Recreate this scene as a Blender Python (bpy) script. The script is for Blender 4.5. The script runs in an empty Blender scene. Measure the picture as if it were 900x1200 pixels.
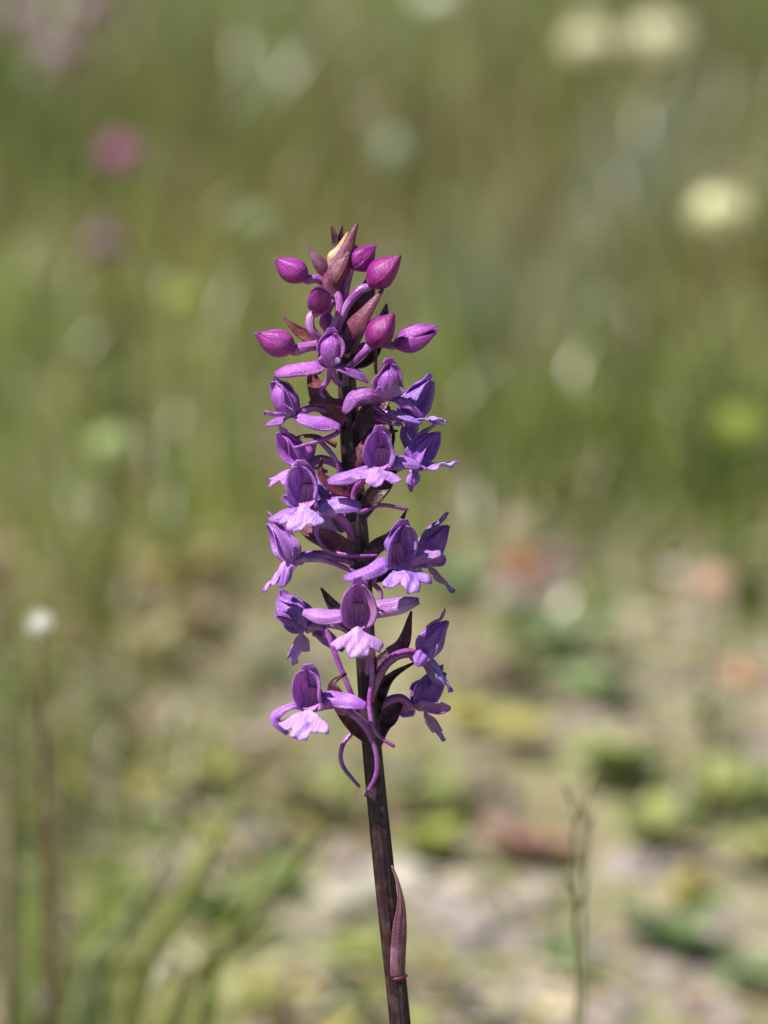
import bpy, math, random
import numpy as np
from mathutils import Vector

# ------------------------------------------------------------------ camera, sky, sun, exposure
sc = bpy.context.scene
CAM_H, PITCH, LENS, FOCUS = 0.262, math.radians(12.0), 135.0, 0.405
cam_d = bpy.data.cameras.new('camera')
cam_d.sensor_fit = 'VERTICAL'; cam_d.sensor_height = 36.0; cam_d.sensor_width = 27.0
cam_d.lens = LENS; cam_d.clip_start = 0.01; cam_d.clip_end = 3000.0
cam_d.dof.use_dof = True
cam_d.dof.focus_distance = FOCUS - 0.0015
cam_d.dof.aperture_fstop = 19.0
cam_d.dof.aperture_blades = 0
cam = bpy.data.objects.new('camera', cam_d)
sc.collection.objects.link(cam)
cam.location = (0, 0, CAM_H); cam.rotation_euler = (math.pi/2 - PITCH, 0, 0)
sc.camera = cam

SUN = Vector((-0.46, -0.26, 0.85)).normalized()
world = bpy.data.worlds.new('World'); sc.world = world; world.use_nodes = True
wn = world.node_tree.nodes; wl = world.node_tree.links; wn.clear()
sky = wn.new('ShaderNodeTexSky'); sky.sky_type = 'NISHITA'; sky.sun_disc = False
sky.sun_elevation = math.asin(SUN.z); sky.sun_rotation = math.atan2(SUN.x, SUN.y)
sky.altitude = 1500
bg = wn.new('ShaderNodeBackground'); bg.inputs['Strength'].default_value = 0.05
wo = wn.new('ShaderNodeOutputWorld')
wl.new(sky.outputs[0], bg.inputs[0]); wl.new(bg.outputs[0], wo.inputs[0])
sun_d = bpy.data.lights.new('sun', 'SUN'); sun_d.energy = 4.9; sun_d.angle = math.radians(0.53)
sun_d.color = (1.0, 0.955, 0.89)
sun = bpy.data.objects.new('sun', sun_d); sc.collection.objects.link(sun)
sun.rotation_euler = (-SUN).to_track_quat('-Z', 'Y').to_euler(); sun.location = (-2, -1, 4)

sc.view_settings.view_transform = 'Standard'; sc.view_settings.look = 'None'
sc.view_settings.gamma = 1.0; sc.view_settings.exposure = 1.05
sc.view_settings.use_curve_mapping = False
sc.render.engine = 'CYCLES'
sc.cycles.use_denoising = True
sc.cycles.max_bounces = 8; sc.cycles.transparent_max_bounces = 8
sc.cycles.sample_clamp_indirect = 6.0

# ------------------------------------------------------------------ photograph pixels to space
# a photo pixel (900 x 1200) is a direction; depth is given separately
cp, sp = math.cos(PITCH), math.sin(PITCH)
RIGHT = np.array([1.0, 0, 0]); FWD = np.array([0, cp, -sp]); UPV = np.array([0, sp, cp])
CAM = np.array([0, 0, CAM_H])
PX = FOCUS * 36.0 / LENS / 1200.0          # metres per photo pixel at the plant (0.09 mm)

def W(p):
    """(x, up, toward-camera) in plant pixels, an array (n,3), to metres."""
    p = np.atleast_2d(np.asarray(p, float))
    depth = FOCUS - p[:, 2] * PX
    k = depth / FOCUS
    return (CAM + depth[:, None]*FWD + ((p[:, 0]-450)*PX*k)[:, None]*RIGHT
            + ((p[:, 1]+600)*PX*k)[:, None]*UPV)

def I(x, y, d=0.0):
    return np.array([x, -y, d], float)

def ray_at(px, py, ydist):
    """point at ground distance ydist along the direction of a photo pixel"""
    v = FWD*FOCUS + (px-450)*PX*RIGHT - (py-600)*PX*UPV
    return CAM + v*(ydist / v[1])

def ground_at(px, py, z=0.0):
    v = FWD*FOCUS + (px-450)*PX*RIGHT - (py-600)*PX*UPV
    return CAM + v*((z-CAM_H)/v[2])

def hills(x, y):
    return (0.006*np.sin(x*7.1+1.3)*np.cos(y*5.3+.4) + 0.004*np.sin(x*17+y*11)
            + 0.003*np.cos(x*29-y*23+1.0))*np.minimum(1, 1.0)

# ------------------------------------------------------------------ object helpers
COL = sc.collection
ORIGIN = {}
def thing(name, loc, label, cat, group=None):
    o = bpy.data.objects.new(name, None); COL.objects.link(o)
    o.location = loc; o.empty_display_size = 0.01; ORIGIN[o.name] = np.array(loc, float)
    o['label'] = label; o['category'] = cat
    if group: o['group'] = group
    return o

def sub_empty(name, loc, parent):
    o = bpy.data.objects.new(name, None); COL.objects.link(o)
    o.parent = parent; o.location = np.array(loc) - ORIGIN[parent.name]
    o.empty_display_size = 0.003; ORIGIN[o.name] = np.array(loc, float)
    return o

def mesh_obj(name, v, f, mat, parent=None, origin=None, uv=None, thick=0.0, col=None, vcol=None, smooth=True):
    v = np.asarray(v, float)
    o_w = ORIGIN[parent.name] if parent is not None else (np.array(origin) if origin is not None else np.zeros(3))
    me = bpy.data.meshes.new(name)
    if isinstance(f, np.ndarray):
        n, k = f.shape
        me.vertices.add(len(v)); me.vertices.foreach_set('co', (v-o_w).astype(np.float32).ravel())
        me.loops.add(n*k); me.loops.foreach_set('vertex_index', f.astype(np.int32).ravel())
        me.polygons.add(n); me.polygons.foreach_set('loop_start', np.arange(0, n*k, k, dtype=np.int32))
        me.update(calc_edges=True)
    else:
        me.from_pydata((v-o_w).tolist(), [], [tuple(int(i) for i in q) for q in f]); me.update()
    if uv is not None:
        l = me.uv_layers.new(name='UVMap')
        idx = np.empty(len(me.loops), np.int32); me.loops.foreach_get('vertex_index', idx)
        l.data.foreach_set('uv', np.asarray(uv, np.float32)[idx].ravel())
    if vcol is not None:
        a = me.color_attributes.new('tint', 'FLOAT_COLOR', 'POINT')
        c = np.ones((len(v), 4), np.float32); c[:, :3] = vcol
        a.data.foreach_set('color', c.ravel())
    me.polygons.foreach_set('use_smooth', np.full(len(me.polygons), smooth))
    me.materials.append(mat)
    o = bpy.data.objects.new(name, me); COL.objects.link(o)
    if parent is not None: o.parent = parent
    else: o.location = o_w
    if thick > 0:
        m = o.modifiers.new('thickness', 'SOLIDIFY'); m.thickness = thick; m.offset = 0.0
    if col is not None: o.color = (*col, 1.0)
    ORIGIN[o.name] = o_w
    return o

def spline(pts, n, closed=False):
    """Catmull-Rom through pts (list of vectors or scalars) sampled at n+1 points, spaced by chord length"""
    P = np.asarray(pts, float)
    scal = P.ndim == 1
    if scal: P = P[:, None]
    m = len(P)
    if m == 1: P = np.vstack([P, P]); m = 2
    if m == 2:
        t = np.linspace(0, 1, n+1)[:, None]; out = P[0]*(1-t)+P[1]*t
        return out[:, 0] if scal else out
    A = np.vstack([2*P[0]-P[1], P, 2*P[-1]-P[-2]])
    t = np.linspace(0, m-1, n+1); i = np.minimum(t.astype(int), m-2); u = (t-i)[:, None]
    a, b, c, d = A[i], A[i+1], A[i+2], A[i+3]
    out = 0.5*((2*b)+(-a+c)*u+(2*a-5*b+4*c-d)*u**2+(-a+3*b-3*c+d)*u**3)
    return out[:, 0] if scal else out

def unit(v): return v/np.maximum(np.linalg.norm(v, axis=-1, keepdims=True), 1e-12)

def grid_faces(a, b, wrap=False):
    i = np.arange(a-1)[:, None]; j = np.arange(b if wrap else b-1)[None, :]
    j2 = (j+1) % b
    q = np.stack([i*b+j, i*b+j2, (i+1)*b+j2, (i+1)*b+j], -1)
    return q.reshape(-1, 4)

def ribbon(spine, hw, nrm, curl=0.0, nl=18, nw=8, ruffle=0.0, seed=0, twist=0.0, flare=0.0):
    """a petal, sepal or leaf: a strip along a spine with an arched cross-section"""
    S = spline(spine, nl); T = unit(np.gradient(S, axis=0))
    w = np.maximum(spline(hw, nl), 1e-4*max(hw))
    N = np.asarray(nrm, float)
    N = np.repeat(N[None], nl+1, 0) if N.ndim == 1 else spline(N, nl)
    N = unit(N - (N*T).sum(1, keepdims=True)*T); B = np.cross(T, N)
    tw = np.linspace(0, twist, nl+1)[:, None]
    N, B = N*np.cos(tw)+B*np.sin(tw), B*np.cos(tw)-N*np.sin(tw)
    c = spline(curl, nl) if np.ndim(curl) else np.full(nl+1, float(curl))
    c = np.where(np.abs(c) < 1e-3, 1e-3, c)
    s = np.linspace(-1, 1, nw+1)
    phi = s[None]*c[:, None]/2; rho = (w/(c/2))[:, None]
    lat, nor = rho*np.sin(phi), rho*(1-np.cos(phi))
    if ruffle:
        r = random.Random(seed); t = np.linspace(0, 1, nl+1)[:, None]
        a = 0
        for k in range(3):
            fr, ph, ph2 = r.uniform(4, 13), r.uniform(0, 6.3), r.uniform(0, 6.3)
            a = a + np.sin(fr*t+ph+np.sign(s)[None]*ph2)*r.uniform(.5, 1)
        nor = nor + ruffle*a*(s[None]**2)*np.minimum(1, w/np.max(w))[:, None]
        nor = nor + ruffle*0.5*np.sin(2.5*s[None]*3+4*t+ph)*np.sin(3.1*t)
    if flare: nor = nor-flare*(np.clip(np.abs(s)-.5, 0, 1)**2)[None]*w[:, None]*4
    V = S[:, None]+lat[..., None]*B[:, None]+nor[..., None]*N[:, None]
    t = np.linspace(0, 1, nl+1)
    uv = np.stack(np.broadcast_arrays((s[None]+1)/2, t[:, None]), -1).reshape(-1, 2)
    return V.reshape(-1, 3), grid_faces(nl+1, nw+1), uv

def tube(spine, rad, nl=20, ns=10, ribs=0, rib=0.0, twist=0.0):
    S = spline(spine, nl); T = unit(np.gradient(S, axis=0)); R = np.maximum(spline(rad, nl), 1e-6)
    ref = np.array([0.3, 0.2, 0.93]) if abs(T[0] @ np.array([0.3, 0.2, 0.93])) < .9 else np.array([1., 0, 0])
    Ns = []; n = unit(ref-(ref @ T[0])*T[0])
    for t in T:
        n = unit(n-(n @ t)*t); Ns.append(n)
    Ns = np.array(Ns); Bs = np.cross(T, Ns)
    th = np.linspace(0, 2*math.pi, ns, endpoint=False)[None]+np.linspace(0, twist, nl+1)[:, None]
    th0 = np.linspace(0, 2*math.pi, ns, endpoint=False)[None]
    k = 1+rib*np.cos(ribs*th0) if ribs else 1.0
    rr = R[:, None]*k*np.ones_like(th)
    V = S[:, None]+(rr*np.cos(th))[..., None]*Ns[:, None]+(rr*np.sin(th))[..., None]*Bs[:, None]
    V = V.reshape(-1, 3); m = len(V)
    F = [tuple(q) for q in grid_faces(nl+1, ns, True)]
    V = np.vstack([V, S[0]-T[0]*R[0]*.4, S[-1]+T[-1]*R[-1]*.6])
    for j in range(ns):
        j2 = (j+1) % ns
        F.append((m, j2, j)); F.append((m+1, nl*ns+j, nl*ns+j2))
    t = np.linspace(0, 1, nl+1)
    uv = np.stack(np.broadcast_arrays(np.linspace(0, 1, ns)[None], t[:, None]), -1).reshape(-1, 2)
    uv = np.vstack([uv, [[.5, 0], [.5, 1]]])
    return V, F, uv

# ------------------------------------------------------------------ materials
def new_mat(name):
    m = bpy.data.materials.new(name); m.use_nodes = True
    nt = m.node_tree; nt.nodes.clear()
    return m, nt, nt.nodes, nt.links

def mixrgb(nt, fac, a, b, mode='MIX'):
    n = nt.nodes.new('ShaderNodeMix'); n.data_type = 'RGBA'; n.blend_type = mode
    for s, v in ((n.inputs[0], fac), (n.inputs[6], a), (n.inputs[7], b)):
        if hasattr(v, 'is_output'): nt.links.new(v, s)
        elif isinstance(v, (int, float)): s.default_value = v
        else: s.default_value = (*v, 1.0)
    return n.outputs[2]

def ramp(nt, src, p0, v0, p1, v1):
    r = nt.nodes.new('ShaderNodeMapRange'); r.clamp = True
    r.inputs[1].default_value, r.inputs[2].default_value = p0, p1
    r.inputs[3].default_value, r.inputs[4].default_value = v0, v1
    nt.links.new(src, r.inputs[0]); return r.outputs[0]

def noise(nt, vec, scale, detail=2.0, rough=0.5):
    n = nt.nodes.new('ShaderNodeTexNoise'); n.inputs['Scale'].default_value = scale
    n.inputs['Detail'].default_value = detail; n.inputs['Roughness'].default_value = rough
    nt.links.new(vec, n.inputs['Vector']); return n.outputs['Fac']

def tissue(name, transl=0.3, sss=0.5, rough=0.42, spec=0.45, cell=5200, bump=0.00005, vein=0.25, veins_n=26,
           crimson=False, radius=(.00045, .00022, .0005), sparkle=0.5, mottle=0.0, palemix=0.35, palecol=(0.86, 0.62, 0.90)):
    """petal, sepal, bract and stalk tissue; the base colour comes from the object's own colour"""
    m, nt, N, L = new_mat(name)
    oi = N.new('ShaderNodeObjectInfo'); tc = N.new('ShaderNodeTexCoord')
    sepx = N.new('ShaderNodeSeparateXYZ'); L.new(tc.outputs['UV'], sepx.inputs[0])
    mp = N.new('ShaderNodeMapping'); mp.inputs['Scale'].default_value = (veins_n, 2.2, 1)
    L.new(tc.outputs['UV'], mp.inputs['Vector'])
    vn = noise(nt, mp.outputs[0], 1.0, 3.0)
    base = oi.outputs['Color']
    dark = mixrgb(nt, 1.0, base, (0.52, 0.42, 0.60), 'MULTIPLY')
    pale = mixrgb(nt, palemix, base, palecol)
    vf = ramp(nt, vn, 0.42, vein*2, 0.62, 0.0)
    c = mixrgb(nt, vf, base, dark)
    big = noise(nt, tc.outputs['Object'], 420, 3.0)
    c = mixrgb(nt, ramp(nt, big, 0.5, 0.0, 0.75, 0.6 if not crimson else .3), c, pale)
    fine = noise(nt, tc.outputs['Object'], cell*0.9, 2.0)
    c = mixrgb(nt, ramp(nt, fine, 0.5, 0.0, 0.72, sparkle), c, pale)  # pale specks in the colour imitate the glint of the cells
    if mottle:
        mo = noise(nt, tc.outputs['Object'], 900, 4.0)
        c = mixrgb(nt, ramp(nt, mo, 0.52, 0.0, 0.7, mottle), c, (0.22, 0.10, 0.06))
    if crimson:
        w = N.new('ShaderNodeTexWave'); w.wave_type = 'BANDS'; w.bands_direction = 'X'
        w.inputs['Scale'].default_value = 0.95; w.inputs['Distortion'].default_value = 7.0
        w.inputs['Detail'].default_value = 2.0
        mq = N.new('ShaderNodeMapping'); mq.inputs['Scale'].default_value = (1.6, 0.6, 1)
        L.new(tc.outputs['UV'], mq.inputs['Vector']); L.new(mq.outputs[0], w.inputs['Vector'])
        f1 = ramp(nt, w.outputs['Fac'], 0.45, 0.0, 0.9, 0.7)
        ab = N.new('ShaderNodeMath'); ab.operation = 'ABSOLUTE'; sb = N.new('ShaderNodeMath'); sb.operation = 'SUBTRACT'
        sb.inputs[1].default_value = .5; L.new(sepx.outputs[0], sb.inputs[0]); L.new(sb.outputs[0], ab.inputs[0])
        ml = N.new('ShaderNodeMath'); ml.operation = 'MULTIPLY'
        L.new(f1, ml.inputs[0]); L.new(ramp(nt, ab.outputs[0], .18, 1.0, .40, 0.0), ml.inputs[1]); f1 = ml.outputs[0]
        c = mixrgb(nt, f1, c, (0.30, 0.006, 0.10))
    else:
        # tips a little deeper in colour
        c = mixrgb(nt, ramp(nt, sepx.outputs[1], 0.82, 0.0, 1.0, 0.45), c, dark)
    vor = N.new('ShaderNodeTexVoronoi'); vor.inputs['Scale'].default_value = cell
    L.new(tc.outputs['Object'], vor.inputs['Vector'])
    bp = N.new('ShaderNodeBump'); bp.inputs['Distance'].default_value = bump; bp.inputs['Strength'].default_value = 0.7
    bp.invert = True; L.new(vor.outputs['Distance'], bp.inputs['Height'])
    b2 = N.new('ShaderNodeBump'); b2.inputs['Distance'].default_value = 0.00012; b2.inputs['Strength'].default_value = 0.5
    L.new(vn, b2.inputs['Height']); L.new(bp.outputs[0], b2.inputs['Normal'])
    p = N.new('ShaderNodeBsdfPrincipled')
    L.new(c, p.inputs['Base Color']); L.new(b2.outputs[0], p.inputs['Normal'])
    p.inputs['Roughness'].default_value = rough; p.inputs['Specular IOR Level'].default_value = spec
    p.inputs['Subsurface Weight'].default_value = sss; p.inputs['Subsurface Radius'].default_value = radius
    p.inputs['Subsurface Scale'].default_value = 1.0
    out = N.new('ShaderNodeOutputMaterial')
    if transl > 0:
        tr = N.new('ShaderNodeBsdfTranslucent'); L.new(c, tr.inputs['Color'])
        mx = N.new('ShaderNodeMixShader'); mx.inputs[0].default_value = transl
        L.new(p.outputs[0], mx.inputs[1]); L.new(tr.outputs[0], mx.inputs[2]); L.new(mx.outputs[0], out.inputs[0])
    else:
        L.new(p.outputs[0], out.inputs[0])
    return m

M_PETAL = tissue('petal_tissue', sss=0.0, transl=.36, palemix=.55, palecol=(.86, .66, .96), sparkle=.55, cell=6800, bump=.00008, vein=.35, rough=.36, spec=.5)
M_BUD = tissue('bud_tissue', sss=.25, transl=.15, palemix=.22, palecol=(.80, .25, .70), rough=.46, vein=.6, veins_n=12, sparkle=.2, spec=.4)
M_THROAT = tissue('throat_tissue', transl=0.2, crimson=True)
M_STALK = tissue('stalk_tissue', transl=0.0, sss=0.2, rough=0.24, spec=0.6, cell=3500, bump=0.00002, vein=0.35, veins_n=14, sparkle=.25)
M_BRACT = tissue('bract_tissue', transl=0.22, sss=0.2, rough=0.4, spec=0.45, cell=4500, bump=0.00005, vein=0.45, veins_n=18, sparkle=.12, mottle=0.75)
M_STEM = tissue('stem_tissue', transl=0.0, sss=0.0, rough=0.42, spec=0.35, cell=4200, bump=0.00002, vein=0.6, veins_n=30, sparkle=.02, mottle=0.2, palemix=.06)

def foliage(name, transl=0.35, rough=0.38, spec=0.4):
    m, nt, N, L = new_mat(name)
    at = N.new('ShaderNodeAttribute'); at.attribute_name = 'tint'
    tc = N.new('ShaderNodeTexCoord')
    nz = noise(nt, tc.outputs['Object'], 220, 3.0)
    c = mixrgb(nt, ramp(nt, nz, .35, 0, .7, 1.0), mixrgb(nt, 1.0, at.outputs['Color'], (.72, .76, .66), 'MULTIPLY'), at.outputs['Color'])
    p = N.new('ShaderNodeBsdfPrincipled'); L.new(c, p.inputs['Base Color'])
    p.inputs['Roughness'].default_value = rough; p.inputs['Specular IOR Level'].default_value = spec
    tr = N.new('ShaderNodeBsdfTranslucent'); L.new(c, tr.inputs['Color'])
    mx = N.new('ShaderNodeMixShader'); mx.inputs[0].default_value = transl
    out = N.new('ShaderNodeOutputMaterial')
    L.new(p.outputs[0], mx.inputs[1]); L.new(tr.outputs[0], mx.inputs[2]); L.new(mx.outputs[0], out.inputs[0])
    return m
M_LEAF = foliage('meadow_foliage', 0.45, 0.30, 0.5)
M_BLOSSOM = foliage('blossom_tissue', 0.3, 0.6, 0.2)

def stone_mat():
    m, nt, N, L = new_mat('stone')
    at = N.new('ShaderNodeAttribute'); at.attribute_name = 'tint'; tc = N.new('ShaderNodeTexCoord')
    nz = noise(nt, tc.outputs['Object'], 300, 5.0, .6)
    c = mixrgb(nt, ramp(nt, nz, .3, 0, .7, 1), mixrgb(nt, 1.0, at.outputs['Color'], (.6, .58, .56), 'MULTIPLY'), at.outputs['Color'])
    bp = N.new('ShaderNodeBump'); bp.inputs['Distance'].default_value = .0006; L.new(nz, bp.inputs['Height'])
    p = N.new('ShaderNodeBsdfPrincipled'); L.new(c, p.inputs['Base Color']); L.new(bp.outputs[0], p.inputs['Normal'])
    p.inputs['Roughness'].default_value = .75
    out = N.new('ShaderNodeOutputMaterial'); L.new(p.outputs[0], out.inputs[0]); return m
M_STONE = stone_mat()

def ground_mat():
    m, nt, N, L = new_mat('meadow_soil')
    tc = N.new('ShaderNodeTexCoord')
    a = noise(nt, tc.outputs['Object'], 9, 5.0, .6); b = noise(nt, tc.outputs['Object'], 160, 6.0, .65)
    g = noise(nt, tc.outputs['Object'], 26, 4.0, .6)
    soil = mixrgb(nt, ramp(nt, b, .35, 0, .65, 1), (.14, .11, .085), (.34, .28, .245))
    litter = mixrgb(nt, ramp(nt, b, .4, 0, .6, 1), (.20, .15, .09), (.40, .33, .22))
    c = mixrgb(nt, ramp(nt, a, .42, 0, .58, 1), soil, litter)
    c = mixrgb(nt, ramp(nt, g, .40, .10, .60, .75), c, (.18, .205, .07))
    bp = N.new('ShaderNodeBump'); bp.inputs['Distance'].default_value = .004; L.new(b, bp.inputs['Height'])
    p = N.new('ShaderNodeBsdfPrincipled'); L.new(c, p.inputs['Base Color']); L.new(bp.outputs[0], p.inputs['Normal'])
    p.inputs['Roughness'].default_value = .9
    out = N.new('ShaderNodeOutputMaterial'); L.new(p.outputs[0], out.inputs[0]); return m
M_GROUND = ground_mat()

# ------------------------------------------------------------------ ground
def axis(n, near, far):
    t = np.linspace(-1, 1, n); k = 9.0
    return np.sinh(k*t)/np.sinh(k)*far + t*near
gx = axis(161, 3.0, 700.0); gy = axis(181, 4.0, 700.0)+1.2
X, Y = np.meshgrid(gx, gy)
Z = hills(X, Y)*np.exp(-(X**2+Y**2)/60.0)
gv = np.stack([X, Y, Z], -1).reshape(-1, 3)
g = mesh_obj('ground', gv, grid_faces(181, 161), M_GROUND); g['kind'] = 'structure'
def zat(x, y): return float(hills(np.float64(x), np.float64(y))*math.exp(-(x*x+y*y)/60.0))

# ------------------------------------------------------------------ meadow grass and ground cover (uncountable)
rng = np.random.default_rng(11)

def value_noise(x, y, scale, seed):
    r = np.random.default_rng(seed); T = r.random((64, 64))
    u, v = x*scale+100, y*scale+100
    i, j = np.floor(u).astype(int), np.floor(v).astype(int); fu, fv = u-i, v-j
    fu, fv = fu*fu*(3-2*fu), fv*fv*(3-2*fv)
    a, b, c, d = T[i % 64, j % 64], T[(i+1) % 64, j % 64], T[i % 64, (j+1) % 64], T[(i+1) % 64, (j+1) % 64]
    return (a*(1-fu)+b*fu)*(1-fv)+(c*(1-fu)+d*fu)*fv

# colour patches of the meadow: photo pixel, height above ground the patch is seen at, radius in metres, straw / russet share
PATCH = [(690, 190, .05, .16, (.9, .0)), (730, 330, .05, .10, (.6, .1)), (600, 120, .05, .2, (.5, .25)), (560, 330, .05, .08, (.3, .0)),
         (60, 60, .05, .18, (.2, .55)), (870, 130, .05, .2, (.3, .4)), (120, 280, .04, .10, (.2, .45)), (220, 430, .04, .07, (.35, .2)),
         (210, 720, .02, .05, (.7, .3)), (300, 1080, .01, .06, (.4, .2)), (20, 950, .02, .05, (.3, .1))]
PW = [(*ground_at(a, b, h)[:2], r, s) for a, b, h, r, s in PATCH]
GREENS = np.array([(.18, .23, .036), (.235, .275, .052), (.295, .32, .082), (.15, .205, .050), (.255, .29, .105)])
STRAWS = np.array([(.36, .28, .13), (.28, .20, .085), (.40, .34, .20)])
RUSSET = np.array([(.26, .15, .11), (.30, .21, .17), (.25, .18, .17)])

def blade_colors(x, y, r):
    n = len(x)
    ps = 0.04+0.08*np.clip(value_noise(x, y, 3.1, 5)-.45, 0, 1)*2; pr = 0.01+0.06*np.clip(value_noise(x, y, 4.3, 9)-.5, 0, 1)*2
    for cx, cy, rad, (a, b) in PW:
        f = np.exp(-(((x-cx)**2+((y-cy)*.6)**2)/rad**2)); ps = ps+a*f*.30; pr = pr+b*f*.25
    q = r.random(n); c = GREENS[r.integers(0, 5, n)]*(0.55+0.9*value_noise(x, y, 6.0, 3))[:, None]
    blu = value_noise(x, y, 2.3, 21)[:, None]
    c = c*(1+(blu-.5)*np.array([-.35, -.05, .8]))
    c = np.where((q < ps)[:, None], STRAWS[r.integers(0, 3, n)], c)
    c = np.where(((q >= ps) & (q < ps+pr))[:, None], RUSSET[r.integers(0, 3, n)], c)
    return c*r.uniform(.75, 1.2, (n, 1))

def blades(x, y, h, w, lean, r, az=None, seg=4, cols=None):
    """many grass blades as one mesh: arched, tapering, with a slight fold"""
    n = len(x); az = r.uniform(0, 2*math.pi, n) if az is None else az
    face = az+r.normal(0, .6, n)+math.pi/2
    t = np.linspace(0, 1, seg+1)
    zz = hills(x, y)*np.exp(-(x*x+y*y)/60.0)
    out = h[:, None]*lean[:, None]*t[None]**2; up = h[:, None]*(t-.35*lean[:, None]*t**2)
    cx = x[:, None]+np.cos(az)[:, None]*out; cy = y[:, None]+np.sin(az)[:, None]*out; cz = zz[:, None]-.004+up
    ww = w[:, None]*(1-t**1.6)*.5+1e-5
    fx, fy = np.cos(face)[:, None]*ww, np.sin(face)[:, None]*ww
    V = np.stack([np.stack([cx-fx, cy-fy, cz], -1), np.stack([cx+fx, cy+fy, cz], -1)], 2)   # n, seg+1, 2, 3
    base = (np.arange(n)*(seg+1)*2)[:, None]; k = np.arange(seg)[None]*2
    F = np.stack([base+k, base+k+1, base+k+3, base+k+2], -1).reshape(-1, 4)
    C = np.repeat(blade_colors(x, y, r) if cols is None else cols, (seg+1)*2, axis=0)
    return V.reshape(-1, 3), F, C

def in_view(x, y): return np.abs(x) < 0.16+.14*y

# tall meadow grass from about a metre and a quarter on
def scatter(n, x0, x1, y0, y1, keep, r):
    x = r.uniform(x0, x1, n); y = r.uniform(y0, y1, n); k = r.random(n) < keep(x, y); return x[k], y[k]
def tall_h(x, y, r): 
    a = np.clip((y-.95)/1.3, 0, 1)
    return (.030+.085*a)*(0.55+.9*value_noise(x, y, 5.0, 31))*r.uniform(.5, 1.25, len(x))
edge = lambda x, y: np.clip((y-.93-.30*(value_noise(x, y, 4.0, 2)-.5))/.25, 0, 1)
x, y = scatter(62000, -.75, .75, .85, 3.6, lambda x, y: edge(x, y)*(.35+.75*value_noise(x, y, 7.0, 8)), rng)
v, f, c = blades(x, y, tall_h(x, y, rng), rng.uniform(.0014, .0034, len(x)), rng.uniform(.1, .75, len(x)), rng)
o = mesh_obj('meadow_grass', v, f, M_LEAF, vcol=c); o['kind'] = 'stuff'
o['label'] = 'green and straw coloured meadow grass behind the orchid'; o['category'] = 'grass'
# wider meadow to the sides and beyond
x, y = scatter(42000, -4.5, 4.5, -1.5, 9.0, lambda x, y: ((np.abs(x) > .75) | (y > 3.5))*1.0, rng)
v, f, c = blades(x, y, rng.uniform(.06, .2, len(x)), rng.uniform(.003, .006, len(x)), rng.uniform(.1, .8, len(x)), rng, seg=3)
o = mesh_obj('outer_meadow_grass', v, f, M_LEAF, vcol=c); o['kind'] = 'stuff'
o['label'] = 'longer grass of the wider meadow around the clearing'; o['category'] = 'grass'
# thin short grass of the stony clearing, thicker to the left
x, y = scatter(15000, -.7, .7, .44, 1.25, lambda x, y: (.10+.60*np.clip(-(x+.012)/.06, 0, 1)+.12*value_noise(x, y, 9, 4)), rng)
h = rng.uniform(.012, .042, len(x))*(1+.6*np.clip(-(x+.012)/.05, 0, 1)*np.clip((y-.6)/.1, 0, 1)); h = np.where(y < .60, h*.55, h)
v, f, c = blades(x, y, h, rng.uniform(.0010, .0022, len(x)), rng.uniform(.2, .9, len(x)), rng)
o = mesh_obj('clearing_grass', v, f, M_LEAF, vcol=c); o['kind'] = 'stuff'
o['label'] = 'thin short grass on the stony clearing'; o['category'] = 'grass'

# creeping leaves: small tilted leaf blades close to the soil
n = 42000
x = rng.uniform(-.55, .55, n); y = .42+1.0*rng.random(n)**1.1
dens = value_noise(x, y, 14.0, 51)*.6+value_noise(x, y, 5.0, 52)*.6
k = dens > .50; x, y = x[k], y[k]; n = len(x)
L_ = .0022+.0075*rng.random(n)**2; az = rng.uniform(0, 2*math.pi, n); tilt = rng.uniform(.0, .8, n)
dirv = np.stack([np.cos(az)*np.cos(tilt), np.sin(az)*np.cos(tilt), np.sin(tilt)], -1)
sid = np.stack([-np.sin(az), np.cos(az), np.zeros(n)], -1)
b0 = np.stack([x, y, hills(x, y)+rng.uniform(.0, .012, n)], -1)
nv = np.cross(dirv, sid)
prof = [(0, .06), (.3, .30), (.65, .33), (1.0, .03)]
rows = []
for t, wd in prof:
    ctr = b0+dirv*(L_*t)[:, None]-nv*(L_*.18*t*t)[:, None]
    rows += [ctr-sid*(L_*wd)[:, None]+nv*(L_*.06)[:, None], ctr, ctr+sid*(L_*wd)[:, None]+nv*(L_*.06)[:, None]]
V = np.stack(rows, 1); base = (np.arange(n)*12)[:, None]
q = np.array([(r*3+c, r*3+c+1, r*3+c+4, r*3+c+3) for r in range(3) for c in range(2)])
F = (base[:, :, None]+q[None]).reshape(-1, 4)
pal = np.array([(.16, .20, .045), (.26, .30, .07), (.42, .45, .16), (.11, .15, .06), (.48, .43, .13), (.28, .16, .13), (.46, .36, .30), (.17, .20, .11)])
ci = np.floor(value_noise(x, y, 16.0, 77)*9+rng.normal(0, 1.3, n)).astype(int) % 8
C = np.repeat(pal[ci]*rng.uniform(.7, 1.25, (n, 1)), 12, axis=0)
o = mesh_obj('creeping_leaves', V.reshape(-1, 3), F, M_LEAF, vcol=C); o['kind'] = 'stuff'
o['label'] = 'small creeping leaves scattered over the clearing'; o['category'] = 'ground cover'

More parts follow.
